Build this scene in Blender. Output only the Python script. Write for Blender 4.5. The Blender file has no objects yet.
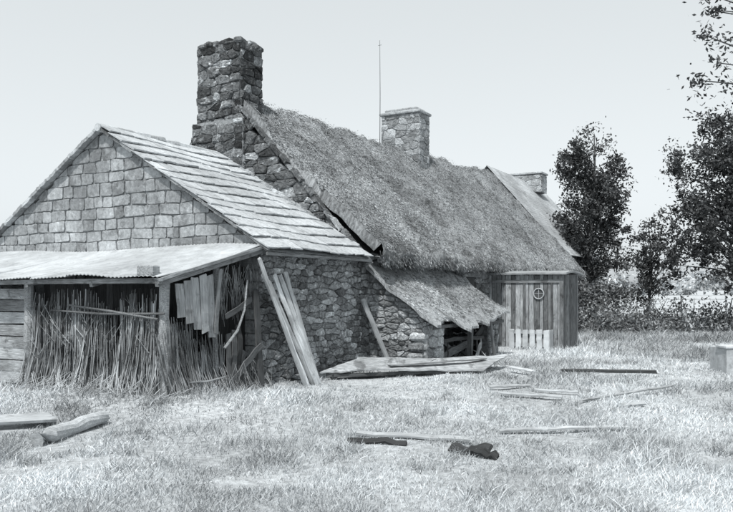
import bpy, math, random
import numpy as np
from mathutils import Vector, Matrix
R=random.Random(7); NR=np.random.default_rng(7)
scene=bpy.context.scene
C0=(-1.72,11.9); TH=math.atan2(0.871,0.492)
U=(math.cos(TH),math.sin(TH)); V=(-U[1],U[0])
# ---------- noise / terrain
_tab=np.random.default_rng(3).random((256,256))
def vnoise(x,y,sc=1.0):
    x=np.asarray(x,float)*sc+1000; y=np.asarray(y,float)*sc+1000
    xi=np.floor(x).astype(int); yi=np.floor(y).astype(int); fx=x-xi; fy=y-yi
    fx=fx*fx*(3-2*fx); fy=fy*fy*(3-2*fy)
    g=lambda a,b:_tab[a%256,b%256]
    return (g(xi,yi)*(1-fx)+g(xi+1,yi)*fx)*(1-fy)+(g(xi,yi+1)*(1-fx)+g(xi+1,yi+1)*fx)*fy
def hgt(x,y):
    x=np.asarray(x,float); y=np.asarray(y,float)
    h=0.17*np.exp(-((x+3.6)**2/14+(y-10.6)**2/3.0))+0.10*np.exp(-((x-1.2)**2/3+(y-15)**2/2.5))
    h=h+(vnoise(x,y,0.9)-.5)*.09+(vnoise(x,y,2.7)-.5)*.05
    return h
# ---------- materials
TINT=(0.955,1.0,1.03)
def mat(name,base,lo=.7,hi=1.3,scale=8,stretch=(1,1,1),big=(.8,1.2,.6),bump=.4,bdist=.02,rough=.9,detail=6,spots=None,spots2=None):
    m=bpy.data.materials.new(name); m.use_nodes=True; nt=m.node_tree; N=nt.nodes; L=nt.links
    b=N['Principled BSDF']; b.inputs['Roughness'].default_value=rough
    b.inputs['Specular IOR Level'].default_value=.2
    at=N.new('ShaderNodeAttribute'); at.attribute_name='uvw'
    mp=N.new('ShaderNodeMapping'); mp.inputs['Scale'].default_value=stretch; L.new(at.outputs['Vector'],mp.inputs['Vector'])
    n1=N.new('ShaderNodeTexNoise'); n1.inputs['Scale'].default_value=scale; n1.inputs['Detail'].default_value=detail; n1.inputs['Roughness'].default_value=.68
    L.new(mp.outputs[0],n1.inputs['Vector'])
    r1=N.new('ShaderNodeMapRange'); r1.inputs[1].default_value=.3; r1.inputs[2].default_value=.7; r1.inputs[3].default_value=lo; r1.inputs[4].default_value=hi
    L.new(n1.outputs[0],r1.inputs[0])
    n2=N.new('ShaderNodeTexNoise'); n2.inputs['Scale'].default_value=big[2]; n2.inputs['Detail'].default_value=4
    L.new(at.outputs['Vector'],n2.inputs['Vector'])
    r2=N.new('ShaderNodeMapRange'); r2.inputs[1].default_value=.35; r2.inputs[2].default_value=.65; r2.inputs[3].default_value=big[0]; r2.inputs[4].default_value=big[1]
    L.new(n2.outputs[0],r2.inputs[0])
    sh=N.new('ShaderNodeAttribute'); sh.attribute_name='shade'
    def mul(a,c):
        k=N.new('ShaderNodeMath'); k.operation='MULTIPLY'; L.new(a,k.inputs[0])
        if isinstance(c,float): k.inputs[1].default_value=c
        else: L.new(c,k.inputs[1])
        return k.outputs[0]
    x=mul(mul(mul(r1.outputs[0],r2.outputs[0]),sh.outputs['Fac']),float(base))
    for sp in (spots,spots2):
        if sp:
            n3=N.new('ShaderNodeTexNoise'); n3.inputs['Scale'].default_value=sp[0]; n3.inputs['Detail'].default_value=6; n3.inputs['Roughness'].default_value=.65
            L.new(at.outputs['Vector'],n3.inputs['Vector'])
            r3=N.new('ShaderNodeMapRange'); r3.inputs[1].default_value=sp[1]; r3.inputs[2].default_value=sp[1]+.06; r3.inputs[3].default_value=1; r3.inputs[4].default_value=sp[2]
            L.new(n3.outputs[0],r3.inputs[0]); x=mul(x,r3.outputs[0])
    mn=N.new('ShaderNodeMath'); mn.operation='MINIMUM'; mn.inputs[1].default_value=.78; L.new(x,mn.inputs[0]); x=mn.outputs[0]
    cb=N.new('ShaderNodeVectorMath'); cb.operation='SCALE'; cb.inputs[0].default_value=TINT; L.new(x,cb.inputs['Scale'])
    L.new(cb.outputs[0],b.inputs['Base Color'])
    if bump:
        bp=N.new('ShaderNodeBump'); bp.inputs['Strength'].default_value=bump; bp.inputs['Distance'].default_value=bdist
        L.new(n1.outputs[0],bp.inputs['Height']); L.new(bp.outputs[0],b.inputs['Normal'])
    return m
M_block=mat('granite_block',.31,.6,1.35,13,bump=.8,bdist=.025,big=(.68,1.2,.7),spots=(2.2,.54,.66),spots2=(11,.6,1.35),detail=10)
M_rubble=mat('rubble_stone',.23,.4,1.55,18,bump=1,bdist=.04,spots=(3,.56,.6),spots2=(16,.57,1.7),detail=10)
M_mortar=mat('earth_mortar',.15,.5,1.5,16,bump=.9,bdist=.04)
M_lmortar=mat('lime_mortar',.27,.6,1.3,14,bump=.9,bdist=.04,spots=(3,.56,.65),detail=10)
M_dstone=mat('lichened_dark_stone',.095,.35,1.8,15,bump=1,bdist=.04,spots=(7,.58,2.8),detail=10)
M_tile=mat('weathered_tile',.46,.65,1.2,16,bump=.6,bdist=.015,big=(.85,1.12,.8),spots=(3.5,.58,.78),spots2=(14,.6,.65),detail=10)
M_slate=mat('pale_slate',.40,.75,1.15,6,stretch=(1,1,3),spots=(2,.56,.8))
M_thatch=mat('old_thatch',.29,.3,1.55,16,stretch=(2,1,1),bump=1,bdist=.06,big=(.75,1.2,.6),spots=(1.4,.55,.66),spots2=(5,.58,.55),detail=12)
M_straw=mat('thatch_straw',.30,.8,1.2,3,bump=0,big=(.75,1.2,.6),spots=(1.4,.55,.66),spots2=(5,.58,.55))
M_metal=mat('galvanised_sheet',.44,.75,1.15,4,rough=.7,bump=.15,big=(.8,1.1,.5),spots=(1.6,.57,.8),spots2=(9,.62,.75),detail=10)
M_wood=mat('grey_weathered_wood',.30,.4,1.4,5,stretch=(1,12,12),bump=.7,bdist=.012,big=(.7,1.2,2),spots=(3,.58,.55))
M_lwood=mat('pale_board',.45,.55,1.25,5,stretch=(1,12,12),bump=.5,bdist=.008,big=(.75,1.15,2),spots=(3,.56,.7))
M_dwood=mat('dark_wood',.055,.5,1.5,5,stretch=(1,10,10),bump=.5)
M_reed=mat('dry_reed',.28,.7,1.3,6,bump=0,big=(.55,1.35,2))
M_bark=mat('tree_bark',.07,.5,1.5,12,stretch=(1,1,.3),bump=.8)
M_leaf=mat('leaf',.06,.7,1.3,2,bump=0,rough=.7)
M_bush=mat('bush_leaf',.12,.7,1.3,2,bump=0,rough=.8)
M_far=mat('haze_pale_foliage',.36,.7,1.2,.5,bump=0)  # base colour lightened to stand in for distance haze
M_grass=mat('dry_grass',.52,.85,1.15,3,bump=0,big=(.8,1.15,.5),rough=.85)
M_ground=mat('trodden_earth_grass',.46,.5,1.35,12,bump=.9,bdist=.05,big=(.8,1.2,.6),detail=12)
M_white=mat('white_paint',.62,.8,1.08,6,bump=.1,big=(.85,1.05,2))
M_conc=mat('pale_stone',.5,.7,1.15,10,bump=.4,spots=(4,.58,.75))
M_glass=mat('dark_glass',.03,.9,1.1,2,bump=0,rough=.1)
M_iron=mat('iron',.10,.8,1.2,5,bump=0,rough=.5)
# ---------- mesh builder
class MB:
    def __init__(s): s.v=[];s.f=[];s.s=[];s.q=[]
    def add(s,vs,fs,sh=1.0,q=None):
        o=len(s.v); s.v+= [tuple(a) for a in vs]; s.f+=[tuple(o+i for i in f) for f in fs]
        s.s+=[sh]*len(vs); s.q+= [tuple(a) for a in (q if q is not None else vs)]
    def board(s,p0,p1,w,t,wd=(0,0,1),sh=None,jit=.0,taper=1.0):
        p0=Vector(p0);p1=Vector(p1);d=(p1-p0);l=d.length;d.normalize()
        wd=Vector(wd); wd=(wd-d*wd.dot(d)).normalized(); td=d.cross(wd)
        if sh is None: sh=R.uniform(.75,1.25)
        off=R.uniform(0,50); vs=[];q=[]
        n=6
        for i in range(n+1):
            f=i/n; ww=w*(1+(taper-1)*f)*(1+(R.uniform(-.06,.06) if jit else 0))
            c=p0+d*l*f+ (wd*R.uniform(-jit,jit)+td*R.uniform(-jit,jit) if jit else Vector((0,0,0)))
            for a,b in ((-1,-1),(1,-1),(1,1),(-1,1)):
                e=R.uniform(-.03,.03)*min(l,1) if i in(0,n) and jit else 0
                vs.append(c+wd*a*ww/2+td*b*t/2+d*e); q.append((l*f+off,a*ww/2+off,b*t/2))
        fs=[(3,2,1,0),(4*n,4*n+1,4*n+2,4*n+3)]
        for i in range(n):
            for j in range(4):
                k=(j+1)%4; fs.append((4*i+j,4*i+k,4*i+4+k,4*i+4+j))
        s.add(vs,fs,sh,q)
    def box(s,c,sz,sh=1.0,rz=0,bev=.0):
        cx,cy,cz=c;hx,hy,hz=[a/2 for a in sz]; ca,sa=math.cos(rz),math.sin(rz)
        vs=[];b=bev
        def P(x,y,z): vs.append((cx+x*ca-y*sa,cy+x*sa+y*ca,cz+z))
        if b<=0:
            for z in(-hz,hz):
                for x,y in((-hx,-hy),(hx,-hy),(hx,hy),(-hx,hy)): P(x,y,z)
            fs=[(3,2,1,0),(4,5,6,7)]+[(i,(i+1)%4,4+(i+1)%4,4+i) for i in range(4)]
        else:
            for z,k in((-hz,b),(-hz+b,0),(hz-b,0),(hz,b)):
                for x,y in((-hx,-hy),(hx,-hy),(hx,hy),(-hx,hy)): P(x-math.copysign(k,x),y-math.copysign(k,y),z)
            fs=[(3,2,1,0),(12,13,14,15)]
            for r in range(3): fs+=[(4*r+i,4*r+(i+1)%4,4*r+4+(i+1)%4,4*r+4+i) for i in range(4)]
        s.add(vs,fs,sh)
    def tube(s,pts,rad,n=6,sh=1.0):
        vs=[];m=len(pts);pts=[Vector(p) for p in pts]
        for i,p in enumerate(pts):
            d=(pts[min(i+1,m-1)]-pts[max(i-1,0)]).normalized()
            ref=Vector((.3,.95,.1)); a=(ref-d*ref.dot(d)).normalized(); b=d.cross(a)
            for k in range(n):
                th=2*math.pi*k/n; vs.append(p+(a*math.cos(th)+b*math.sin(th))*rad[i])
        fs=[tuple(range(n-1,-1,-1)),tuple((m-1)*n+k for k in range(n))]
        for i in range(m-1):
            for k in range(n):
                j=(k+1)%n; fs.append((i*n+k,i*n+j,i*n+n+j,i*n+n+k))
        s.add(vs,fs,sh)
    def build(s,name,m,parent=None,smooth=False):
        me=bpy.data.meshes.new(name); me.from_pydata(s.v,[],s.f); me.materials.append(m)
        a=me.attributes.new('shade','FLOAT','POINT'); a.data.foreach_set('value',np.array(s.s,dtype=np.float32))
        a=me.attributes.new('uvw','FLOAT_VECTOR','POINT'); a.data.foreach_set('vector',np.array(s.q,dtype=np.float32).ravel())
        if smooth: me.polygons.foreach_set('use_smooth',[True]*len(me.polygons))
        ob=bpy.data.objects.new(name,me); scene.collection.objects.link(ob)
        if parent: ob.parent=parent
        return ob
def fastmesh(name,co,tris,shade,m,parent=None,uvw=None):
    me=bpy.data.meshes.new(name); nv=len(co); nf=len(tris)
    me.vertices.add(nv); me.vertices.foreach_set('co',co.astype(np.float32).ravel())
    k=tris.shape[1]
    me.loops.add(nf*k); me.loops.foreach_set('vertex_index',tris.astype(np.int32).ravel())
    me.polygons.add(nf); me.polygons.foreach_set('loop_start',np.arange(nf,dtype=np.int32)*k)
    me.polygons.foreach_set('loop_total',np.full(nf,k,dtype=np.int32))
    me.update(calc_edges=True); me.materials.append(m)
    a=me.attributes.new('shade','FLOAT','POINT'); a.data.foreach_set('value',shade.astype(np.float32))
    a=me.attributes.new('uvw','FLOAT_VECTOR','POINT'); a.data.foreach_set('vector',(co if uvw is None else uvw).astype(np.float32).ravel())
    ob=bpy.data.objects.new(name,me); scene.collection.objects.link(ob)
    if parent: ob.parent=parent
    return ob
def blades(p,d,L,w,bend,sh):
    n=len(p); r=NR.normal(size=(n,3)); side=np.cross(d,r); side/=np.linalg.norm(side,axis=1)[:,None]+1e-9
    w=w[:,None]; L=L[:,None]
    a=p-side*w; b=p+side*w; mid=p+d*L*.55+bend*.3; c=mid-side*w*.75; e=mid+side*w*.75; t=p+d*L+bend
    co=np.stack([a,b,e,c,t],1).reshape(-1,3); o=np.arange(n)[:,None]*5
    tr=np.concatenate([o+np.array([[0,1,2]]),o+np.array([[0,2,3]]),o+np.array([[3,2,4]])],1).reshape(-1,3)
    return co,tr,np.repeat(sh,5)
def empty(name,loc=(0,0,0),rz=0):
    e=bpy.data.objects.new(name,None); e.location=loc; e.rotation_euler=(0,0,rz); scene.collection.objects.link(e); return e
def house_empty(name): return empty(name,(C0[0],C0[1],0),TH)
# ---------- coursed block wall
def stones(mb,O,A,Nn,a0,a1,z0,top,rowh,ln,proud=(.015,.05),sh=(.7,1.3),wav=.02,n=10,gap=.012,sq=5,jt=.05):
    O=Vector(O);A=Vector(A);Nn=Vector(Nn)
    def wv(a,p): return wav*(math.sin(a*3.1+p[0])+.7*math.sin(a*7.7+p[1]))
    z=z0; lo=[0,0]; zmax=max(top(a0+(a1-a0)*i/20) for i in range(21))
    while z<zmax:
        h=R.uniform(*rowh); hi=[R.uniform(0,6) for _ in range(2)]
        a=a0
        while a<a1-1e-6:
            l=R.uniform(*ln); b=min(a+l,a1)
            if a1-b<ln[0]*.6: b=a1
            zl=(z+wv(a,lo) if z>z0 else z, z+wv(b,lo) if z>z0 else z); zh=(z+h+wv(a,hi), z+h+wv(b,hi))
            am=(a+b)/2; zm=z+h/2
            if zm-h*.3<top(am):
                pr=R.uniform(*proud); rings=[];tl=(R.uniform(-.25,.25),R.uniform(-.25,.25)); jj=[1+R.uniform(-jt,jt)*2-jt for _ in range(n)]
                w=b-a; sx=R.uniform(-.012,.012)
                for sc,dep in((1.0,-.01),(.985,pr*.6),(.92,pr)):
                    for k in range(n):
                        th=2*math.pi*(k+.5)/n; c=math.cos(th);s_=math.sin(th)
                        p=math.copysign(abs(c)**(2/sq),c);q=math.copysign(abs(s_)**(2/sq),s_)
                        mk=jj[k]*sc; p=p*mk*(1-gap/w*2); q=q*mk*(1-gap/h*2)
                        f=(p+1)/2; aa=a+f*w+sx*q; l_=zl[0]+(zl[1]-zl[0])*f; h_=zh[0]+(zh[1]-zh[0])*f
                        z_=l_+(q+1)/2*(h_-l_); z_=min(z_,top(aa)); 
                        rings.append(O+A*aa+Vector((0,0,z_))+Nn*(dep*(1+ (tl[0]*p+tl[1]*q if dep>0 else 0))))
                fs=[tuple(2*n+k for k in range(n))]
                for r in range(2):
                    for k in range(n):
                        j=(k+1)%n; fs.append((r*n+k,r*n+j,r*n+n+j,r*n+n+k))
                off=Vector((R.uniform(0,.3),0,0))
                mb.add(rings,fs,R.uniform(*sh),[v+off for v in rings])
            a=b
        z+=h; lo=hi
# ---------- random rubble: voronoi cells, flattened
def rubble(mb,O,A,Nn,a0,a1,z0,z1,top,w=.24,h=.14,proud=(.01,.04),sh=(.6,1.4),gap=.009,bot=None,holes=(),jit=.36,drop=.2,big=None,miss=.0):
    O=Vector(O);A=Vector(A);Nn=Vector(Nn); S=[]; r=0; z=z0-h
    while z<z1+h:
        a=a0-w+ (w/2 if r%2 else 0)+R.uniform(-.2,.2)*w
        rj=R.uniform(-.12,.12)*h
        while a<a1+w:
            if R.random()>drop: S.append((a+R.uniform(-jit,jit)*w*1.2,(z+rj+R.uniform(-jit,jit)*h*.6)*w/h))
            a+=w*R.uniform(.55,1.4)
        z+=h; r+=1
    k=w/h*1.25; P=np.array(S); P[:,1]*=1.25; S=[tuple(q) for q in P]; Z0=z0*k;Z1=z1*k
    for i,(a,z) in enumerate(S):
        zz=z/k
        if a<a0-w*.5 or a>a1+w*.5 or zz>z1+h*.5: continue
        am=min(max(a,a0),a1)
        if zz>top(am)+h*.3: continue
        if bot and zz+h*.5<bot(am): continue
        if R.random()<miss: continue
        if any(ha<am<hb and hc<zz<hd for ha,hb,hc,hd in holes): continue
        poly=[(max(a0,a-2*w),max(Z0,z-2*w)),(min(a1,a+2*w),max(Z0,z-2*w)),(min(a1,a+2*w),min(Z1,z+2*w)),(max(a0,a-2*w),min(Z1,z+2*w))]
        dd=np.hypot(P[:,0]-a,P[:,1]-z); nb=np.where((dd<3*w)&(dd>1e-6))[0]; nb=nb[np.argsort(dd[nb])][:18]
        for j in nb:
            bx,bz=P[j]; mx,mz=(a+bx)/2,(z+bz)/2; nx,nz=bx-a,bz-z; out=[]
            for q in range(len(poly)):
                p1=poly[q];p2=poly[(q+1)%len(poly)]
                d1=(p1[0]-mx)*nx+(p1[1]-mz)*nz; d2=(p2[0]-mx)*nx+(p2[1]-mz)*nz
                if d1<=0: out.append(p1)
                if (d1<0<d2) or (d2<0<d1):
                    t=d1/(d1-d2); out.append((p1[0]+(p2[0]-p1[0])*t,p1[1]+(p2[1]-p1[1])*t))
            poly=out
            if len(poly)<3: break
        if len(poly)<3: continue
        poly=[(p,min(q/k,top(p))) for p,q in poly]
        cx=sum(p for p,q in poly)/len(poly); cz=sum(q for p,q in poly)/len(poly)
        cc=[]
        for q in range(len(poly)):
            p1=poly[q];p2=poly[(q+1)%len(poly)]
            for f_ in(.14,.5,.86):
                cc.append((p1[0]*(1-f_)+p2[0]*f_+R.uniform(-.008,.008),p1[1]*(1-f_)+p2[1]*f_+R.uniform(-.008,.008)))
        n=len(cc); ext=max(.03,sum(math.hypot(p-cx,q-cz) for p,q in cc)/n); g=1-gap*R.uniform(.2,1.8)/ext
        if g<.4: continue
        pr=R.uniform(*proud); tl=(R.uniform(-4,4),R.uniform(-4,4)); rg=[]
        for sc,dep in((1.02,-.012),(.98,pr*.6),(.86,pr),(.45,pr*1.15)):
            for p,q in cc:
                dx=(p-cx)*g*sc;dz=(q-cz)*g*sc
                rg.append(O+A*(cx+dx)+Vector((0,0,cz+dz))+Nn*(dep*(1+(tl[0]*dx+tl[1]*dz if dep>0 else 0))+ (R.uniform(-.009,.009) if dep>0 else 0)))
        fs=[tuple(3*n+q for q in range(n))]
        for r_ in range(3):
            for q in range(n):
                j=(q+1)%n; fs.append((r_*n+q,r_*n+j,r_*n+n+j,r_*n+n+q))
        off=Vector((R.uniform(0,20),0,0)); s_=R.uniform(*sh)
        if big and R.random()<big[0]: s_*=big[1]
        mb.add(rg,fs,s_,[v+off for v in rg])
def prism(mb,prof,x0,x1,sh=1.0):
    n=len(prof); vs=[(x0,y,z) for y,z in prof]+[(x1,y,z) for y,z in prof]
    fs=[tuple(range(n)),tuple(range(2*n-1,n-1,-1))]+[(i,n+i,n+(i+1)%n,(i+1)%n) for i in range(n)]
    mb.add(vs,fs,sh)
# =================== ANNEX ===================
G0=3.25
ax=house_empty('stone_annex')
AR=3.525
def atop(t): return 2.36+.612*(AR-abs(t-AR))
mb=MB(); prism(mb,[(0.02,-.3),(0.02,2.30),(AR,atop(AR)-.06),(7.03,2.30),(7.03,-.3)],0.02,G0-.02); mb.build('wall_core',M_lmortar,ax)
mb=MB(); stones(mb,(0,0,0),(0,1,0),(-1,0,0),0,7.05,-.1,lambda t:atop(t)-.03,(.17,.25),(.22,.52),proud=(-.004,.012),sh=(.78,1.25),wav=.012,gap=.003,n=14,sq=8,jt=.035)
mb.build('block_gable',M_block,ax)
mb=MB(); rubble(mb,(0,0,0),(1,0,0),(0,-1,0),0,G0,-.1,2.32,lambda a:2.32,w=.20,h=.105,sh=(.5,1.5),proud=(.005,.04),big=(.12,1.6)); mb.build('rubble_front_wall',M_rubble,ax)
mb=MB(); sl=math.atan(.612); up=Vector((0,math.cos(sl),math.sin(sl))); nn=Vector((0,-math.sin(sl),math.cos(sl)))
e0=Vector((0,-.26,atop(0)-.26*.612+.02)); Ls=(AR+.26)/math.cos(sl); nc=13; ex=Ls/nc
for i in range(nc):
    x=-.12-(.14 if i%2 else 0)
    lift=R.uniform(0,.012)
    while x<G0-.05:
        w=R.uniform(.25,.33); x0=max(x,-.14); x1=min(x+w,G0)
        y0=R.uniform(-.025,.02); j=R.uniform(0,.012); y2=y0+R.uniform(-.02,.02)
        p=[]
        for tt,hh in((0,0.014+j),(0,.034+lift+j),(1,0.014),(1,0.0)):
            for q_,xx in enumerate((x0+.003,(x0+x1)/2,x1-.003)):
                sag=.02*math.sin(xx*2.1+i*.6)+R.uniform(-.004,.004)
                p.append(e0+Vector((xx,0,0))+up*(i*ex+(y0,(y0+y2)/2+R.uniform(-.008,.008),y2)[q_]+tt*(ex+.05))+nn*(hh+.03+sag))
        fs=[(0,1,4,3),(1,2,5,4),(3,4,7,6),(4,5,8,7),(0,3,6,9),(2,11,8,5),(9,10,1,0),(10,11,2,1)]
        off=Vector((R.uniform(0,.3),0,0)); mb.add(p,fs,R.uniform(.86,1.12),[v+off for v in p])
        x=x+w
mb.build('tile_courses',M_tile,ax)
mb=MB()
vs=[(-.1,-.24,atop(0)-.15),(G0,-.24,atop(0)-.15),(G0,AR,atop(AR)+.0),(-.1,AR,atop(AR)),(G0,7.3,atop(7.05)-.15),(-.1,7.3,atop(7.05)-.15)]
mb.add(vs,[(0,1,2,3),(3,2,4,5)],.7)
for i in range(8):
    a=-.13+i*.4; mb.tube([(a,AR,atop(AR)+.02+R.uniform(-.015,.015)),(min(a+.43,G0),AR,atop(AR)+.03+R.uniform(-.015,.02))],[.075,.085],8,R.uniform(.7,1.15))
mb.build('roof_deck_and_ridge',M_tile,ax)
mb=MB()
for i in range(14):
    f0=i/14;f1=(i+1)/14
    t0=-.27+f0*(AR+.27);t1=-.27+f1*(AR+.27)
    mb.board((-.08,t0,atop(0)-.12+f0*(AR*.612+.13)),(-.08,t1,atop(0)-.12+f1*(AR*.612+.13)+R.uniform(-.01,.01)),.05,.05,(0,0,1),R.uniform(.5,1.2),jit=.006)
    t0=AR+f0*3.75;t1=AR+f1*3.75
    mb.board((-.06,t0,atop(AR)+.03-f0*3.75*.612),(-.06,t1,atop(AR)+.03-f1*3.75*.612+R.uniform(-.015,.015)),.06,.12,(0,0,1),R.uniform(.8,2.0),jit=.008)
mb.build('mortared_verge',M_lmortar,ax)
mb=MB(); mb.board((-.1,-.25,atop(0)-.19),(G0,-.25,atop(0)-.19),.05,.04,(0,0,1),.6); mb.build('eave_batten',M_wood,ax)
mb=MB()
for i in range(24):
    t=.0+i*.146; mb.board((G0-.08+R.uniform(-.02,.02),t,atop(t)+.07+R.uniform(0,.03)),(G0-.08,t+.17,atop(t+.17)+.07+R.uniform(0,.03)),R.uniform(.09,.17),.05,(1,0,0),R.uniform(.6,1.15),jit=.015)
mb.build('mortar_fillet',M_conc,ax)
# =================== THATCHED COTTAGE ===================
tc=house_empty('thatched_cottage')
MRt=3.54
def zr(s): 
    return 6.2-.12*math.sin((s-3.3)/9*math.pi)-.04*math.sin(s*1.7) if s<12.3 else 6.15-.04*math.sin(12.3*1.7)+.42*min(1,(s-12.3)/7.5)
def zrn(s): return np.where(s<12.3,6.2-.12*np.sin((s-3.3)/9*np.pi)-.04*np.sin(s*1.7),6.15-.04*math.sin(12.3*1.7)+.42*np.clip((s-12.3)/7.5,0,1))
mb=MB(); prism(mb,[(0.03,-.3),(0.03,2.25),(MRt,5.9),(6.6,2.6),(6.6,-.3)],G0+.03,19.85); mb.build('wall_core',M_mortar,tc)
mb=MB(); rubble(mb,(0,0,0),(1,0,0),(0,-1,0),G0,19.9,-.1,2.35,lambda a:2.35,w=.24,h=.14,sh=(.4,1.3),holes=((8.5,9.5,-1,1.95),(14.5,15.4,.9,1.8))); mb.build('rubble_front_wall',M_rubble,tc)
def gtop(t): return 2.38+(t/MRt)*3.84 if t<MRt else 6.2-(t-MRt)*1.6
mb=MB(); rubble(mb,(G0,0,0),(0,1,0),(-1,0,0),-.15,4.9,2.1,6.3,lambda t:gtop(t)-.02,w=.27,h=.17,sh=(.35,1.7),proud=(.01,.06),bot=lambda t:atop(t)-.2,big=(.2,2.4)); mb.build('gable_stones',M_dstone,tc)
mb=MB()
t=-.2
while t<3.3:
    L_=R.uniform(.12,.26); x_=G0+.04+R.uniform(-.03,.03); z_=R.uniform(-.09,-.03)
    mb.board((x_,t,gtop(t)+z_),(x_,t+L_-.015,gtop(t+L_)+z_),R.uniform(.14,.2),R.uniform(.05,.08),(1,0,0),R.uniform(.5,1.9)*(2 if R.random()<.2 else 1),jit=.012); t+=L_
mb.build('rake_coping',M_dstone,tc)
def chimney(name,x0,x1,yc,hw,z0,z1,parent,m,mm,sh,cap=True,low=None,w=.23,h=.15,proud=(.01,.05),big=None,jit=.3):
    mb=MB(); mb.box(((x0+x1)/2,yc,(z0+z1)/2),(x1-x0-.02,2*hw-.02,z1-z0-.03),1.0)
    if low: mb.box(((x0+x1)/2+.02,yc,(z0+low)/2),(x1-x0+.15,2*hw+.23,low-z0),1.0)
    mb.build(name+'_core',mm,parent)
    mb=MB(); T=lambda a:z1+.03*math.sin(a*17)
    kw=dict(proud=proud,sh=sh,gap=.009,w=w,h=h,big=big,jit=jit)
    rubble(mb,(x0,0,0),(0,1,0),(-1,0,0),yc-hw,yc+hw,z0,z1,T,**kw)
    rubble(mb,(x1,0,0),(0,1,0),(1,0,0),yc-hw,yc+hw,z0,z1,T,**kw)
    rubble(mb,(0,yc-hw,0),(1,0,0),(0,-1,0),x0,x1,z0,z1,T,**kw)
    rubble(mb,(0,yc+hw,0),(1,0,0),(0,1,0),x0,x1,z0,z1,T,**kw)
    if low:
        l=lambda a:low+.05*math.sin(a*9)
        rubble(mb,(x0-.06,0,0),(0,1,0),(-1,0,0),yc-hw-.11,yc+hw+.11,z0,low,l,**kw)
        rubble(mb,(0,yc-hw-.11,0),(1,0,0),(0,-1,0),x0-.06,x1+.09,z0,low,l,**kw)
        rubble(mb,(0,yc+hw+.11,0),(1,0,0),(0,1,0),x0-.06,x1+.09,z0,low,l,**kw)
    if cap:
        for ring,zz in((0,0.0),(1,.08)):
            y=yc-hw-.05+ring*.12
            while y<yc+hw-.05-ring*.1:
                for xx in (x0+.1+ring*.07,x1-.12-ring*.05):
                    if ring and R.random()<.45: continue
                    l_=R.uniform(.16,.28); mb.box((xx+R.uniform(-.03,.03),y+l_/2,z1+zz+R.uniform(-.03,.03)),(R.uniform(.22,.3),l_-.01,.08+R.uniform(0,.06)),R.uniform(*sh),R.uniform(-.3,.3),.035)
                y+=.2
        mb.box(((x0+x1)/2,yc,z1+.05),(.35,.4,.12),R.uniform(*sh),.3,.04)
    mb.build(name,m,parent)
chimney('gable_chimney',G0-.02,G0+.74,3.58,.60,4.2,7.0,tc,M_dstone,M_lmortar,(.3,1.7),low=5.3,big=(.15,2.4),w=.29,h=.18)
chimney('mid_chimney',12.0,12.75,3.56,.68,4.6,7.25,tc,M_block,M_lmortar,(.75,1.3),cap=False,w=.3,h=.2,proud=(.003,.02))
mb=MB(); mb.box((12.37,3.56,7.29),(.88,1.46,.10),1.1,bev=.025); mb.box((12.37,3.56,7.39),(.66,1.15,.11),.9,bev=.03)
mb.build('mid_chimney_cap',M_block,tc)
def tnoise(s,t): return (vnoise(s,t,.6)-.5)*.20+(vnoise(s,t,1.3)-.5)*.15+(vnoise(s,t+40,4.0)-.5)*.08+(vnoise(s,t+90,11)-.5)*.05
def thatch(name,s0,s1,ns):
    prof=[(-.2,2.12),(-.34,2.10),(-.43,2.16),(-.44,2.27),(-.40,2.38)]
    nsl=44
    S=np.linspace(s0,s1,ns); vs=[];q=[]
    for i,s in enumerate(S):
        r=[]; top=zr(s)
        for t,z in prof: r.append((t,z))
        for k in range(1,nsl+1):
            f=k/nsl; t=-.40+f*(MRt+.40); z=2.38+f*(top-2.38)
            if k>nsl-2: z-=(.02 if k==nsl-1 else .05)
            z-= .05*math.sin(f*math.pi); r.append((t,z))
        for k in range(1,11):
            f=k/10; r.append((MRt+f*3.2,top-.03-f*(top-2.2)))
        for j,(t,z) in enumerate(r):
            a=tnoise(s,t)
            if j<5: a=a*.9+(vnoise(s,7,5)-.5)*.16
            e=0
            if i in(0,ns-1): e=(vnoise(t,3,3)-.5)*.14
            vs.append((s+e,t-float(a)*.5,z+float(a))); q.append((s,t,z))
        m=len(r)
    fs=[]
    for i in range(ns-1):
        for j in range(m-1): fs.append((i*m+j,i*m+m+j,i*m+m+j+1,i*m+j+1))
    mb=MB()
    for e in(0,ns-1):
        base=e*m; st=len(vs)
        for j in range(m): 
            x,t,z=vs[base+j]; vs.append((x,t+(.12 if j>4 else .05),z-.2 if j>4 else z)); q.append((x,t,z))
        for j in range(m-1): fs.append((base+j,base+j+1,st+j+1,st+j))
    mb.add(vs,fs,1.0,q); mb.build(name,M_thatch,tc,smooth=True)
thatch('thatch_roof',G0+.10,12.3,150); thatch('thatch_roof_far',12.3,19.95,90)
n=130000; s=G0+.1+16.6*NR.random(n)**1.25; f=NR.uniform(-.02,1.0,n)
zt=zrn(s)
t=-.40+f*(MRt+.40); z=2.38+f*(zt-2.38)-.05*np.sin(np.clip(f,0,1)*np.pi); a=tnoise(s,t)
p=np.stack([s,t-a*.5,z+a],1)
d=np.stack([NR.normal(0,.35,n),-.72+NR.normal(0,.2,n),-.66+NR.uniform(-.05,.25,n)],1); d/=np.linalg.norm(d,axis=1)[:,None]
L=NR.uniform(.015,.055,n); sh=NR.choice([.3,.65,.95,1.2,1.5],n)*(.8+.4*vnoise(s,t,2.5))
co,tr,shd=blades(p+np.array([0,-.003,.004]),d,L,NR.uniform(.004,.009,n),np.zeros((n,3)),sh)
fastmesh('thatch_straw',co,tr,shd,M_straw,tc)
n=9000; s=NR.uniform(G0+.1,19.95,n); p=np.stack([s,-.42+NR.normal(0,.05,n),2.22+NR.normal(0,.07,n)],1)
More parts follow.
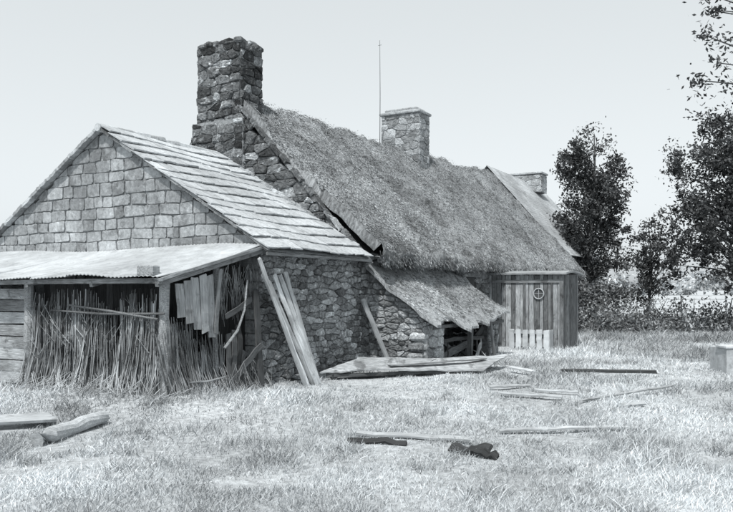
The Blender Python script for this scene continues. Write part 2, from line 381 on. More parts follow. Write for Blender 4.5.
d=np.stack([NR.normal(0,.3,n),-.5+NR.normal(0,.2,n),-.8+0*s],1); d/=np.linalg.norm(d,axis=1)[:,None]
co,tr,shd=blades(p,d,NR.uniform(.03,.10,n),NR.uniform(.004,.008,n),np.zeros((n,3)),NR.uniform(.4,1.4,n)); fastmesh('eave_straw',co,tr,shd,M_straw,tc)
n=2500; s=NR.uniform(4.1,19.9,n); zt=zrn(s)
p=np.stack([s,MRt+NR.normal(0,.1,n),zt-.04+tnoise(s,MRt+0*s)],1); d=NR.normal(0,.6,(n,3)); d[:,2]=np.abs(d[:,2])*.4+.1; d/=np.linalg.norm(d,axis=1)[:,None]
co,tr,shd=blades(p,d,NR.uniform(.02,.05,n),NR.uniform(.004,.008,n),np.zeros((n,3)),NR.uniform(.4,1.3,n)); fastmesh('ridge_straw',co,tr,shd,M_straw,tc)
mb=MB()
for i in range(6): mb.board((8.58+i*.155,-.0,0),(8.58+i*.155,-.0,1.95),.15,.05,(1,0,0))
mb.build('door',M_dwood,tc)
mb=MB(); mb.box((9.0,-.05,2.02),(1.3,.14,.16),1.1,bev=.02); mb.box((14.95,-.05,1.86),(1.2,.14,.14),1.1,bev=.02)
mb.build('lintels',M_rubble,tc)
mb=MB(); mb.box((14.95,0,1.35),(.86,.04,.86),1)
mb.build('window_glass',M_glass,tc)
mb=MB()
for c,sz in(((14.95,-.035,1.35),(.05,.04,.86)),((14.95,-.035,1.35),(.76,.03,.04)),((14.53,-.035,1.35),(.06,.05,.9)),((15.37,-.035,1.35),(.06,.05,.9))): mb.box(c,sz)
mb.build('window_frame',M_wood,tc)
e=house_empty('aerial_mast'); mb=MB(); mb.tube([(10.7,3.6,5.8),(10.72,3.6,7.6),(10.7,3.6,9.25)],[.013,.010,.006],6)
mb.tube([(10.7,3.54,9.1),(10.7,3.66,9.1)],[.006,.006],5); mb.build('mast',M_iron,e)
# =================== SLATE HOUSE (beyond) ===================
sh_=house_empty('slate_roof_house')
mb=MB(); prism(mb,[(.6,-.3),(.6,3.3),(3.6,6.65),(6.6,3.3),(6.6,-.3)],20.1,27.5); mb.build('walls',M_rubble,sh_)
mb=MB(); 
for i in range(34):
    f0=i/34;f1=(i+1)/34+.01
    y0=.3+f0*3.3;y1=.3+f1*3.3;z0=3.0+f0*3.75+.006;z1=3.0+f1*3.75
    x=20.0
    while x<27.7:
        x1=min(27.7,x+R.uniform(.3,.5)); g=R.uniform(0,.006); mb.add([(x,y0,z0+g),(x1,y0,z0+g),(x1,y1,z1+g),(x,y1,z1+g),(x,y0,z0-.02),(x1,y0,z0-.02)],[(0,1,2,3),(4,5,1,0)],R.uniform(.88,1.08)); x=x1
mb.add([(20,3.6,6.76),(27.7,3.6,6.76),(27.7,7,3.0),(20,7,3.0)],[(0,1,2,3)])
mb.build('slate_roof',M_slate,sh_)
chimney('chimney',25.1,26.0,3.6,.8,6.2,7.05,sh_,M_block,M_lmortar,(1.1,1.5),cap=False,w=.3,h=.2,proud=(.003,.02))
mb=MB(); mb.box((25.55,3.6,7.11),(1.0,1.7,.10),1.4,bev=.02); mb.build('chimney_cap',M_block,sh_)
mb=MB(); mb.box((22,.58,1.0),(1.0,.06,2.0),1); mb.box((24.5,.58,1.6),(.9,.06,1.1),1); mb.build('openings',M_glass,sh_)
# =================== CORRUGATED SHED ===================
cs=house_empty('corrugated_roof_shed')
mb=MB(); ny=640; nx=7; vs=[]
for i in range(ny+1):
    y=-.12+8.2*i/ny
    for j in range(nx+1):
        f=j/nx; x=-2.32+2.28*f
        sheet=math.floor(y/.8); 
        z=1.78+.55*f+.007*math.cos(y*2*math.pi/.076)-.04*math.sin(f*3.14)+.016*math.sin(sheet*2.7)*(1-f)+.025*math.sin(y*1.3)+(float(vnoise(y,f,1.5))-.5)*.03
        vs.append((x+.03*math.sin(sheet*5.1)*(1-f),y,z))
fs=[(i*(nx+1)+j,i*(nx+1)+j+1,(i+1)*(nx+1)+j+1,(i+1)*(nx+1)+j) for i in range(ny) for j in range(nx)]
o=len(vs); vs2=[(x,y,z-.012) for x,y,z in vs]
mb.add(vs+vs2,fs+[tuple(o+k for k in f[::-1]) for f in fs]+[(i*(nx+1),(i+1)*(nx+1),o+(i+1)*(nx+1),o+i*(nx+1)) for i in range(ny)]+[(j,o+j,o+j+1,j+1) for j in range(nx)])
mb.build('corrugated_roof',M_metal,cs,smooth=False)
mb=MB()
mb.board((-2.22,-.12,1.715),(-2.22,8,1.72),.07,.06,(0,0,1),.8,jit=.008)
for y in(-.06,1.2,2.6,4,5.5): mb.board((-2.25,y,1.68),(0.0,y,2.22),.08,.06,(0,0,1),.8)
mb.board((-2.3,-.13,1.725),(-.02,-.13,2.28),.04,.03,(0,0,1),1.0,jit=.004)
mb.box((-2.24,.1,1.86),(.14,.26,.14),1.0,.12,.015)
mb.build('rafters',M_wood,cs)
mb=MB()
for y,sx in((.06,-1.98),(2.9,-1.98),(5.4,-1.98),(7.8,-1.98)):
    mb.tube([(sx,y-.01,-.2),(sx+.03,y-.03,.35),(sx-.01,y+.0,.8),(sx+.02,y+.03,1.2),(sx,y,1.70)],[.085,.07,.08,.066,.075],10,R.uniform(1.0,1.3))
mb.tube([(-1.0,-.02,-.1),(-1.04,0,1),(-1.0,.0,2.0)],[.05,.045,.045],7,.8)
mb.build('posts',M_wood,cs)
mb=MB()
for i in range(1150):
    y=R.uniform(.1,2.95)
    if .9<y<1.15 and R.random()<.6: continue
    back=R.random()<.5; x=-1.93+(R.uniform(.02,.12) if back else R.uniform(-.07,.02)); b=R.uniform(-.35,0) if R.random()<.3 else R.uniform(-.05,.03)
    zt=(R.uniform(1.2,1.62) if R.random()<.45 else R.uniform(.4,1.25))*(.82+.28*float(vnoise(y,1,2.5))); dy=R.gauss(0,.06); r=R.uniform(.003,.009)
    if R.random()<.05: r=R.uniform(.012,.02)
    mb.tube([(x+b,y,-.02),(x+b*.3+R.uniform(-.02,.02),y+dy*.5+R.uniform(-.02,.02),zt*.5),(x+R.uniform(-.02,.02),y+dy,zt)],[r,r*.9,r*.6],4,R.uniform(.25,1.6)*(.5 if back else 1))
for i in range(420):
    x=R.uniform(-1.95,-.85); y=R.uniform(-.06,.05); zt=R.uniform(.6,1.25) if x<-1.4 else R.uniform(.3,1.0); dx=R.gauss(-.12,.1); r=R.uniform(.003,.009)
    mb.tube([(x,y+R.uniform(-.25,0),-.02),(x+dx*.5,y,zt*.5),(x+dx,y,zt)],[r,r*.9,r*.6],4,R.uniform(.3,1.2))
for i in range(260):
    y=R.uniform(-.3,3.1); x=-2.1-R.random()*.4; a=R.uniform(-.8,.8); l=R.uniform(.2,.55); r=R.uniform(.003,.007)
    z0=float(hgt(C0[0]+x*U[0]+y*V[0],C0[1]+x*U[1]+y*V[1]))
    mb.tube([(x,y,z0+.02),(x+.25*l,y+a*l,z0+.03+R.random()*.25)],[r,r*.6],4,R.uniform(.6,1.7))
for i in range(60):
    y=R.uniform(.2,2.8); a=R.uniform(-.7,.7); z=R.uniform(.4,1.2); l=R.uniform(.3,.7); r=R.uniform(.004,.007)
    mb.tube([(-2.02,y,z),(-2.04,y+a*l,z+l*.5)],[r,r*.6],4,R.uniform(.4,1.3))
mb.build('reed_walls',M_reed,cs)
mb=MB()
for i in range(9): mb.board((-1.9,2.95,.02+i*.19),(-1.9,7.7,.02+i*.19+R.uniform(-.02,.02)),.175,.03,(0,0,1),R.uniform(.8,1.5),jit=.008)
for i in range(9): mb.board((-1.9,7.8,.02+i*.2),(0,7.8,.02+i*.2),.18,.03,(0,0,1))
mb.build('side_boards',M_wood,cs)
mb=MB()
for i in range(20): mb.board((-1.72,.15+i*.14,-.02),(-1.72,.15+i*.14,1.7),.135,.02,(0,1,0),R.uniform(.3,.9))  # dark boards added behind the reeds so the gaps read as shade
mb.build('shade_backing',M_dwood,cs)
mb=MB(); mb.tube([(-2.06,.1,1.20),(-2.08,1.0,1.30),(-2.05,1.9,1.38)],[.018,.022,.014],6,.5); mb.tube([(-2.05,.0,1.28),(-2.09,1.2,1.26),(-2.05,2.3,1.30)],[.016,.018,.012],6,.4)
mb.tube([(-1.0,-.16,.75),(-.75,-.2,1.0),(-.55,-.17,1.3),(-.4,-.1,1.75)],[.022,.02,.016,.012],6,.9)
mb.tube([(-1.7,-.12,.32),(-1.3,-.13,.3),(-.85,-.15,.34)],[.014,.014,.010],6,1.0)
mb.build('poles',M_wood,cs)
mb=MB()
# torn sheet of old boarding hanging from the rafter, colour darkened as shadow
for i in range(5):
    f=i/4; mb.board((-1.82+f*.62,-.10-.012*(i%2),1.22-.36*f+R.uniform(-.05,.05)),(-1.84+f*.62,-.07-.012*(i%2),1.72+.12*f+R.uniform(-.03,.02)),.150,.012,(1,0,0),R.uniform(.55,.75),jit=.004)
mb.board((-1.15,-.12,.95),(-1.02,-.1,1.9),.07,.02,(1,0,0),.45,jit=.01)
mb.build('nailed_boards',M_lwood,cs)
mb=MB()
for i in range(7): mb.board((-.93+i*.135,.24,-.02),(-.93+i*.135,.22,1.95),.132,.03,(1,0,0),R.uniform(.2,.6),jit=.01)  # dark plank sheet added to darken the opening, in place of shade
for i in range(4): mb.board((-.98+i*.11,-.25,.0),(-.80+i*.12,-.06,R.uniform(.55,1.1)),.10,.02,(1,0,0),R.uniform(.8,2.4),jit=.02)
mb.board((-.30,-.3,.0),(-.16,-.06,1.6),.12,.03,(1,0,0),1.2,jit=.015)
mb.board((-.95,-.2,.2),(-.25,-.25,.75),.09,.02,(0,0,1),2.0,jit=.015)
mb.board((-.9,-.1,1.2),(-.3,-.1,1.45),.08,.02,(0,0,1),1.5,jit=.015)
mb.build('opening_shade_and_scraps',M_dwood,cs)
# loose reeds hanging in the gap
mb=MB()
for i in range(130):
    x=R.uniform(-1.1,-.2); z=R.uniform(1.6,2.0); l=R.uniform(.15,.6); mb.tube([(x,.0+R.uniform(-.05,.05),z),(x+R.gauss(0,.06),R.uniform(-.08,.05),z-l)],[.005,.003],4,R.uniform(.3,1.0))
for i in range(150):
    x=R.uniform(-1.2,-.1); mb.tube([(x,R.uniform(-.5,-.05),.03),(x+R.gauss(0,.15),R.uniform(-.3,.05),R.uniform(.15,.55))],[.006,.003],4,R.uniform(.3,1.2))
mb.build('loose_reeds',M_reed,cs)
# =================== LEANING PLANKS ===================
lp=house_empty('leaning_planks'); mb=MB()
for (b,tp,w,shd) in (((.40,-.66),(-.20,-.17,2.10),.085,.9),((.47,-.66),(-.06,-.15,1.86),.09,1.3),((.60,-.68),(.10,-.13,1.74),.08,.7),((.70,-.66),(.24,-.13,1.84),.11,1.25),((.84,-.62),(.42,-.12,1.84),.11,1.1),((.99,-.5),(.58,-.11,1.90),.10,.9),((1.05,-.42),(.78,-.11,1.3),.08,.7)):
    mb.board((b[0],b[1],0.02),tp,w,.022,(1,0,0),shd,jit=.007,taper=R.uniform(.8,1.05))
mb.build('planks',M_lwood,lp)
# =================== STONE LEAN-TO ===================
lt=house_empty('stone_lean_to')
LX=3.6
def ltop(y): return 2.02+ y*.76
mb=MB(); mb.add([(LX,0,-.2),(LX,-1.2,-.2),(LX,-1.2,ltop(-1.2)-.05),(LX,0,ltop(0)-.05),(LX+.25,0,-.2),(LX+.25,-1.2,-.2),(LX+.25,-1.2,ltop(-1.2)-.05),(LX+.25,0,ltop(0)-.05)],[(0,1,2,3),(7,6,5,4),(0,4,5,1),(1,5,6,2),(2,6,7,3)])
mb.box((LX+.6,-1.1,.4),(.7,.18,1.1)); mb.box((7.5,-1.1,.4),(.7,.18,1.1)); mb.build('wall_core',M_mortar,lt)
mb=MB(); rubble(mb,(LX,0,0),(0,1,0),(-1,0,0),-1.2,0,-.1,2.0,lambda y:ltop(y)-.04,w=.20,h=.11,sh=(.6,1.9),proud=(.005,.045))
rubble(mb,(0,-1.2,0),(1,0,0),(0,-1,0),LX-.02,LX+.95,-.1,.98,lambda y:.98,w=.34,h=.22,sh=(1.4,2.2),proud=(.02,.06),drop=.05)
rubble(mb,(0,-1.2,0),(1,0,0),(0,-1,0),7.15,7.85,-.1,.98,lambda y:.98,sh=(.6,1.5))
rubble(mb,(7.85,0,0),(0,1,0),(1,0,0),-1.2,0,-.1,2.0,lambda y:ltop(y)-.04,sh=(.5,1.3))
for k_ in range(4): mb.box((LX+.05+R.uniform(-.03,.02),-1.08+R.uniform(-.03,.03),.10+k_*.2),(R.uniform(.22,.34),R.uniform(.22,.34),R.uniform(.15,.19)),R.uniform(1.0,2.0),R.uniform(-.15,.15),.045)
mb.build('stones',M_rubble,lt)
def lsag(x,y): # collapsed part towards the far end
    return -.10*np.sin(np.clip((x-3.4)/4.7,0,1)*np.pi)*(-y/1.4)-.10*np.exp(-((x-6.3)**2/.5+(y+.8)**2/.15))
mb=MB(); vs=[];q=[];nx=70;ny=20
for i in range(nx+1):
    for j in range(ny+1):
        x=LX-.18+4.7*i/nx; f=j/ny; y=-.02-1.42*f
        y+= (float(vnoise(x,9,3))-.5)*.34*f; x+=(float(vnoise(f,4,5))-.5)*.14
        z=ltop(y)+.09-.03*math.sin(f*3.1)+ (float(vnoise(x,y,2.2))-.5)*.13+(float(vnoise(x,y,8))-.5)*.05+float(lsag(x,y))
        vs.append((x,y,z)); q.append((x,y,z))
W=ny+1; fs=[(i*W+j,i*W+j+1,(i+1)*W+j+1,(i+1)*W+j) for i in range(nx) for j in range(ny)]
o=len(vs); vs+=[(x,y,z-.05) for x,y,z in vs]; q+=q
fs+=[tuple(o+k for k in f[::-1]) for f in fs[:]]
fs+=[(i*W+ny,o+i*W+ny,o+(i+1)*W+ny,(i+1)*W+ny) for i in range(nx)]+[(j,o+j,o+j+1,j+1) for j in range(ny)]+[(nx*W+j,nx*W+j+1,o+nx*W+j+1,o+nx*W+j) for j in range(ny)]
mb.add(vs,fs,1.35,q); mb.build('thatch_roof',M_thatch,lt)
n=9000; x=NR.uniform(LX-.15,8.1,n); y=-NR.uniform(0,1.38,n); p=np.stack([x,y,2.02+.76*y+.075+(vnoise(x,y,2.2)-.5)*.13+lsag(x,y)],1)
d=np.stack([NR.normal(0,.3,n),-.75+0*x,-.55+NR.uniform(-.1,.25,n)],1); d/=np.linalg.norm(d,axis=1)[:,None]
co,tr,shd=blades(p,d,NR.uniform(.02,.07,n),NR.uniform(.003,.008,n),np.zeros((n,3)),NR.choice([.4,.9,1.3,1.7],n)*(.6+.8*vnoise(x,y,2))); fastmesh('roof_straw',co,tr,shd,M_straw,lt)
mb=MB()
mb.board((4.6,-.9,.1),(6.4,-1.05,.42),.16,.04,(0,0,1),2.5,jit=.015)
mb.board((6.5,-.8,.05),(7.1,-1.1,.75),.12,.04,(0,0,1),1.5,jit=.015); mb.board((4.7,-1.0,.55),(7.1,-1.1,.50),.08,.05,(0,0,1),1.5,jit=.015)
for i in range(9): mb.board((R.uniform(4.7,7),R.uniform(-1.3,-.5),.02),(R.uniform(4.7,7),R.uniform(-1.1,-.5),R.uniform(.2,.8)),.07,.03,(0,0,1),R.uniform(.8,3.5),jit=.015)
mb.board((6.0,-1.2,-.05),(6.05,-1.2,.80),.1,.1,(1,0,0),2); mb.board((7.1,-1.4,-.05),(7.0,-1.3,.90),.10,.05,(1,0,0),3)
mb.board((3.9,-1.25,.86),(8.0,-1.25,.84),.07,.07,(0,0,1),2.0,jit=.01)
mb.board((5.5,-1.5,0.02),(6.6,-1.25,.45),.14,.03,(0,0,1),5,jit=.01); mb.build('timbers',M_dwood,lt)
mb=MB(); mb.board((3.45,-.62,.02),(3.12,-.13,1.42),.14,.03,(1,0,0),.8,jit=.008)
pk=mb.build('leaning_plank',M_lwood,None); pk.location=(C0[0],C0[1],0); pk.rotation_euler=(0,0,TH)
# =================== OUTHOUSE ===================
oh=house_empty('wooden_outhouse')
mb=MB()
y=-2.05
while y<-.03:
    w=R.uniform(.10,.16); mb.board((10.5+R.uniform(-.01,.01),y+w/2,-.05+R.uniform(0,.05)),(10.5,y+w/2,2.02),w-.014,.03,(0,1,0),R.uniform(.5,1.7),jit=.003); y+=w
x=10.52
while x<12.0:
    w=R.uniform(.12,.17); mb.board((x+w/2,-2.07+R.uniform(-.008,.008),-.05),(x+w/2,-2.07,2.02),w-.014,.03,(1,0,0),R.uniform(.3,.8)); x+=w  # planks on this side toned darker, its shade put into the colour
y=-2.05
while y<-.03: mb.board((12.02,y+.08,-.05),(12.02,y+.08,2.0),.15,.03,(0,1,0)); y+=.16
mb.build('plank_walls',M_wood,oh)
mb=MB(); mb.box((11.26,-1.04,1.0),(1.44,1.98,1.9),.3); mb.build('dark_inner_box',M_dwood,oh)  # solid dark box filling the inside behind the planks
mb=MB()
mb.board((10.465,-2.02,1.84),(10.465,-.1,1.84),.08,.03,(0,0,1),.9); 
mb.board((10.465,-2.04,-.02),(10.465,-2.04,2.0),.11,.035,(0,1,0),.6); mb.board((10.465,-1.02,-.02),(10.465,-1.02,1.79),.07,.03,(0,1,0),.5); mb.board((10.465,-1.78,-.02),(10.465,-1.78,1.79),.05,.03,(0,1,0),.35)
mb.build('frame',M_wood,oh)
mb=MB(); vs=[]; 
for i in range(13):
    a=i/12; xx=10.35+1.85*a
    for yy in(-2.2,-1.1,.0): vs.append((xx,yy,2.07+.07*math.sin(a*math.pi)+.02*math.sin(yy*3)))
o=len(vs); vs+=[(a,b,c-.05) for a,b,c in vs]
fs=[(i*3+j,i*3+3+j,i*3+4+j,i*3+1+j) for i in range(12) for j in range(2)]
fs+=[tuple(o+k for k in f[::-1]) for f in fs[:]]+[(i*3,o+i*3,o+i*3+3,i*3+3) for i in range(12)]+[(0,1,o+1,o),(1,2,o+2,o+1),(36,o+36,o+37,37),(37,o+37,o+38,38)]
mb.add(vs,fs,.8); mb.build('roof',M_metal,oh)
mb=MB(); pts=[(10.455,-1.42+.14*math.cos(k*math.pi/12),1.5+.14*math.sin(k*math.pi/12)) for k in range(25)]
mb.tube(pts,[.018]*25,6,.7)
mb.board((10.462,-1.54,1.5),(10.462,-1.30,1.5),.015,.01,(0,0,1),.6); mb.board((10.460,-1.42,1.38),(10.460,-1.42,1.62),.015,.01,(0,1,0),.6)
mb.build('porthole_ring',M_white,oh)
mb=MB(); vs=[(10.47,-1.42+.14*math.cos(k*math.pi/12),1.5+.14*math.sin(k*math.pi/12)) for k in range(24)]; mb.add(vs,[tuple(range(24))],3); mb.build('porthole_glass',M_glass,oh)
cr=house_empty('slatted_crate'); mb=MB()
for i in range(6): mb.board((10.05,-1.75+i*.19,.03),(10.05,-1.75+i*.19,.54),.14,.03,(0,1,0),R.uniform(.7,1.1),jit=.006)
for i in range(3): mb.board((10.1+i*.12,-1.83,.03),(10.1+i*.12,-1.83,.54),.09,.025,(1,0,0),.7)
for z in(.12,.46):
    mb.board((10.075,-1.84,z),(10.075,-.72,z),.06,.025,(0,0,1),.6); mb.board((10.42,-1.84,z),(10.42,-.72,z),.08,.025,(0,0,1),.6)
mb.build('slats',M_white,cr)
# =================== GROUND JUNK ===================
def G(x,y,dz=0): return (x,y,float(hgt(x,y))+dz)
mb=MB()
A,B,Cc,D=[Vector(v) for v in((-.80,13.15,.15),(2.20,13.95,.15),(2.80,15.0,.30),(-.15,13.9,.33))]
na,nb=26,9; vs=[]
for i in range(na+1):
    for j in range(nb+1):
        f=i/na;g=j/nb; p=A.lerp(B,f).lerp(D.lerp(Cc,f),g); p.z+=.03*math.sin(f*5+g*2)+(float(vnoise(f*9,g*5,1))-.5)*.03; e_=(float(vnoise(g*7,3,1))-.5)*.12
        vs.append((p.x+(e_ if i in(0,na) else 0),p.y+((float(vnoise(f*14,8,1))-.5)*.07 if j==0 else 0),p.z))
W=nb+1; fs=[(i*W+j,i*W+W+j,i*W+W+j+1,i*W+j+1) for i in range(na) for j in range(nb)]
o=len(vs); vs+=[(x,y,z-.022) for x,y,z in vs]
fs+=[tuple(o+k for k in f[::-1]) for f in fs[:]]+[(i*W,o+i*W,o+i*W+W,i*W+W) for i in range(na)]+[(j,j+1,o+j+1,o+j) for j in range(nb)]+[(na*W+j,o+na*W+j,o+na*W+j+1,na*W+j+1) for j in range(nb)]+[(i*W+nb,i*W+W+nb,o+i*W+W+nb,o+i*W+nb) for i in range(na)]
mb.add(vs,fs,1.15,[(x*1.0,y*.25,z) for x,y,z in vs])
for f in(.06,.5,.92):
    a=A.lerp(B,f)-Vector((0,-.04,.075)); b=D.lerp(Cc,f)-Vector((0,0,.075)); mb.board(a,b,.07,.09,(1,0,0),.35)
mb.board(A+Vector((.1,.07,-.06)),B+Vector((-.1,.07,-.06)),.06,.05,(0,0,1),.3,jit=.006)
mb.board((.4,13.55,.23),(2.3,14.5,.27),.09,.02,(0,1,0),.7,jit=.008)
mb.build('fallen_panel',M_wood)
def singles(name,m,items):
    for (a,b,w,t,shd) in items:
        mb=MB(); mb.board(G(*a),G(*b),w,t,(0,1,.15),shd,jit=.008); mb.build(name,m)
singles('dark_timber_beam',M_dwood,[((3.7,14.2,.12),(5.25,13.6,.10),.07,.05,1.2)])
singles('scrap_board',M_lwood,[((2.0,11.1,.05),(2.8,10.75,.05),.09,.02,.9),((2.6,11.6,.05),(3.2,11.35,.05),.07,.02,1.0),((3.0,10.5,.05),(4.9,12.0,.07),.05,.02,.8),((2.75,14.4,.12),(3.1,13.9,.1),.10,.02,1.2),((2.0,12.2,.05),(2.7,12.4,.05),.10,.02,.8),((1.5,8.35,.04),(3.0,8.45,.05),.07,.02,.95),((-.1,8.0,.06),(1.1,7.9,.07),.10,.02,.9),((-4.4,8.15,.10),(-3.65,8.75,.10),.24,.03,.95),((3.4,9.9,.04),(3.8,10.3,.04),.08,.02,1.0)])
mb=MB()
for (a,b,w) in(((-.2,7.78,.03),(.40,7.62,.03),.08),((.85,7.5,.02),(1.20,7.27,.08),.12),((1.0,7.3,.07),(1.25,7.13,.02),.10)): mb.board(G(*a),G(*b),w,.03,(0,1,.4),R.uniform(.3,.8),jit=.025)  # dark pieces standing in for a hollow and the shade under a board
mb.build('hollow_shade_pieces',M_dwood)
mb=MB(); a=Vector(G(-3.42,7.8,.08)); b=Vector(G(-3.12,8.9,.08)); pts=[a.lerp(b,i/6)+Vector((R.uniform(-.012,.012),0,R.uniform(-.01,.01))) for i in range(7)]
mb.tube(pts,[.085,.09,.088,.08,.085,.078,.075],12,1.0); mb.build('cut_log',M_lwood)
st=empty('stone_trough',(7.2,14.4,-.05)); mb=MB()
for c,sz in(((0,-.28,.28),(.9,.12,.56)),((0,.28,.28),(.9,.12,.56)),((-.39,0,.28),(.12,.44,.56)),((.39,0,.28),(.12,.44,.56)),((0,0,.1),(.66,.44,.2))): mb.box(c,sz,R.uniform(.85,1.05),0,.015)
mb.box((0,-.15,.575),(.96,.4,.05),1.2,.03,.01); mb.build('trough_walls',M_conc,st)
# =================== TREES ===================
def leafmesh(name,cent,rad,per,size,m,parent,sh=(.6,1.4)):
    n=len(cent)*per; c=np.repeat(np.array(cent),per,0); r=np.repeat(np.array(rad),per)[:,None]
    st_=np.repeat(NR.uniform(.6,1.4,(len(cent),3)),per,0)
    p=c+NR.normal(size=(n,3))*r*.55*st_
    a=NR.normal(size=(n,3)); a/=np.linalg.norm(a,axis=1)[:,None]; b=np.cross(a,NR.normal(size=(n,3))); b/=np.linalg.norm(b,axis=1)[:,None]
    s=NR.uniform(size*.5,size,(n,1)); 
    co=np.stack([p-a*s,p+b*s*.45,p+a*s,p-b*s*.45],1).reshape(-1,3); fc=np.arange(n*4).reshape(-1,4)
    cs_=np.repeat(NR.uniform(.6,1.5,len(cent)),per)
    fastmesh(name,co,fc,np.repeat(NR.uniform(sh[0],sh[1],n)*cs_,4),m,parent)
def tree(name,x,y,blobs,nc,per,size,trunk_r,crad=.42,lean=(0,0),mleaf=M_leaf,topz=None,start=.25,br=.45):
    e=empty(name,(x,y,0)); mb=MB(); cent=[];rad=[]
    top=topz or max(b[2]+b[3][2]*.6 for b in blobs)
    tpts=[]
    for i in range(9):
        f=i/8; tpts.append(Vector((lean[0]*f+.12*math.sin(f*5+x),lean[1]*f+.1*math.cos(f*4+y),-.2+(top+.2)*f)))
    mb.tube(tpts,[trunk_r*(1.25 if i==0 else 1-i/8*.85) for i in range(9)],8)
    tot=sum(b[3][0]*b[3][1]*b[3][2] for b in blobs)
    for bx,by,bz,br_ in blobs:
        k=max(3,int(nc*(br_[0]*br_[1]*br_[2])/tot))
        for _ in range(k):
            d=Vector((R.gauss(0,1),R.gauss(0,1),R.gauss(0,1))).normalized()*(R.random()**.42)*R.uniform(.85,1.2)
            c=Vector((bx+d.x*br_[0],by+d.y*br_[1],bz+d.z*br_[2])); cent.append(tuple(c)); rad.append(R.uniform(.35,1.3)*crad)
            if R.random()<br:
                f=min(.95,max(start,(c.z-R.uniform(.4,1.6))/top)); i=f*8; i0=int(i); q=tpts[i0].lerp(tpts[min(8,i0+1)],i-i0)
                m1=q.lerp(c,.5)+Vector((R.uniform(-.2,.2),R.uniform(-.2,.2),R.uniform(.0,.3)))
                r0=trunk_r*.3*(1-f*.6); mb.tube([q,m1,c],[r0,r0*.6,.01],5)
    mb.build('trunk_and_limbs',M_bark,e,smooth=True)
    leafmesh('foliage',cent,rad,per,size,mleaf,e)
tree('broadleaf_tree',9.6,32,[(0,0,5.2,(1.5,1.4,2.0)),(-.75,0,6.9,(.95,1,1.1)),(.9,.2,6.1,(.9,.9,1.2)),(-1.0,0,3.7,(.9,.9,1.1)),(1.0,.0,3.5,(.9,.9,1.1)),(-.1,0,7.8,(.9,.6,.7)),(0,0,2.6,(1.2,1,.6))],290,56,.10,.16,crad=.34)
tree('small_tree',11.3,30,[(0,0,2.9,(.9,.8,1.2)),(.4,0,3.9,(.6,.5,.6)),(-.3,0,1.7,(.8,.6,.7)),(.9,0,2.4,(.5,.5,.8))],100,46,.085,.08,crad=.27)
tree('roadside_tree',14.3,28,[(-.6,0,5.8,(2.2,1.6,2.0)),(.6,0,7.3,(1.9,1.5,1.5)),(-1.4,0,4.1,(1.7,1.3,1.6)),(1.6,0,4.4,(1.8,1.4,2.0)),(-.5,0,2.6,(1.7,1.2,1.1)),(-2.3,0,6.3,(1.0,.7,.9)),(-1.2,0,8.0,(1.0,.8,.7)),(-2.6,0,4.6,(.9,.7,.7)),(-2.4,0,3.2,(.8,.7,.9))],490,60,.10,.2,crad=.36)
tree('spreading_tree',9.6,13.6,[(0,0,6.9,(2.2,2.2,1.3)),(-2.4,.2,7.1,(1.3,1.2,.5)),(-3.3,.3,6.7,(.7,.8,.35)),(-2.8,.5,5.3,(.6,.6,.45)),(-2.6,.5,6.1,(.5,.5,.4)),(1.5,.5,7.2,(2,2,1.3)),(-.9,0,5.3,(1.3,1.4,.8))],270,54,.065,.22,crad=.26,br=.8)
e=empty('hedge'); cent=[];rad=[]
for i in range(480):
    x=R.uniform(7.2,30); y=29+R.gauss(0,1.0)+(x-10)*-.05; z=abs(R.gauss(0,.38))+.08; cent.append((x,y,min(z,1.05)));rad.append(R.uniform(.2,.5))
for i in range(120):
    x=R.uniform(8.5,10.5); cent.append((x,31+R.gauss(0,.4),R.uniform(.1,1.8)));rad.append(.35)
leafmesh('hedge_leaves',cent,rad,48,.09,M_bush,e,(.5,2.0))
mb=MB()
for i in range(60):
    x=R.uniform(7.2,30);y=29+R.gauss(0,.6); mb.tube([(x,y,-.1),(x+R.uniform(-.2,.2),y,.6),(x+R.uniform(-.4,.4),y,1.3)],[.03,.02,.008],5)
mb.build('hedge_stems',M_bark,e)
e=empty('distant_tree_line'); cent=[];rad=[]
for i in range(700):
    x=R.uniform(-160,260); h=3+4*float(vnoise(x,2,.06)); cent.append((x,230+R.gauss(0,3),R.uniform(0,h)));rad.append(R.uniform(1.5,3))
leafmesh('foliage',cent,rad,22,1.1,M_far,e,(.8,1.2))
e=empty('field_fence'); mb=MB()
for i in range(9): mb.tube([(12+i*2.4,40,-.1),(12+i*2.4+R.uniform(-.05,.05),40,1.25)],[.06,.05],6,R.uniform(.8,1.3))
for z in(.6,1.1): mb.tube([(12,40,z),(31.5,40,z)],[.012,.012],4)
mb.build('posts_and_wire',M_wood,e)
# =================== GROUND ===================
k=230; a=np.linspace(-1,1,k); gx=2+ (np.sign(a)*np.abs(a)**3.2*900+a*14); b=np.linspace(-1,1,k+60); gy=12+(np.sign(b)*np.abs(b)**3.2*1400+b*14)
X,Y=np.meshgrid(gx,gy); Z=hgt(X,Y); fade=np.clip(1-(np.abs(X)+np.abs(Y)-60)/60,0,1); Z=Z*fade
co=np.stack([X.ravel(),Y.ravel(),Z.ravel()],1); w=k; h_=k+60
ii,jj=np.meshgrid(np.arange(w-1),np.arange(h_-1)); q0=(jj*w+ii).ravel(); fc=np.stack([q0,q0+1,q0+w+1,q0+w],1)
ob=fastmesh('ground',co,fc,np.full(len(co),1.0),M_ground); ob.data.polygons.foreach_set('use_smooth',[True]*len(fc))
n=540000
dd=np.exp(NR.uniform(math.log(3.6),math.log(48),n)); an=NR.uniform(-.75,.75,n); x=dd*np.sin(an); y=dd*np.cos(an)
cell=.34; ci=np.floor(x/cell); cj=np.floor(y/cell); ia=ci.astype(int); ja=cj.astype(int)
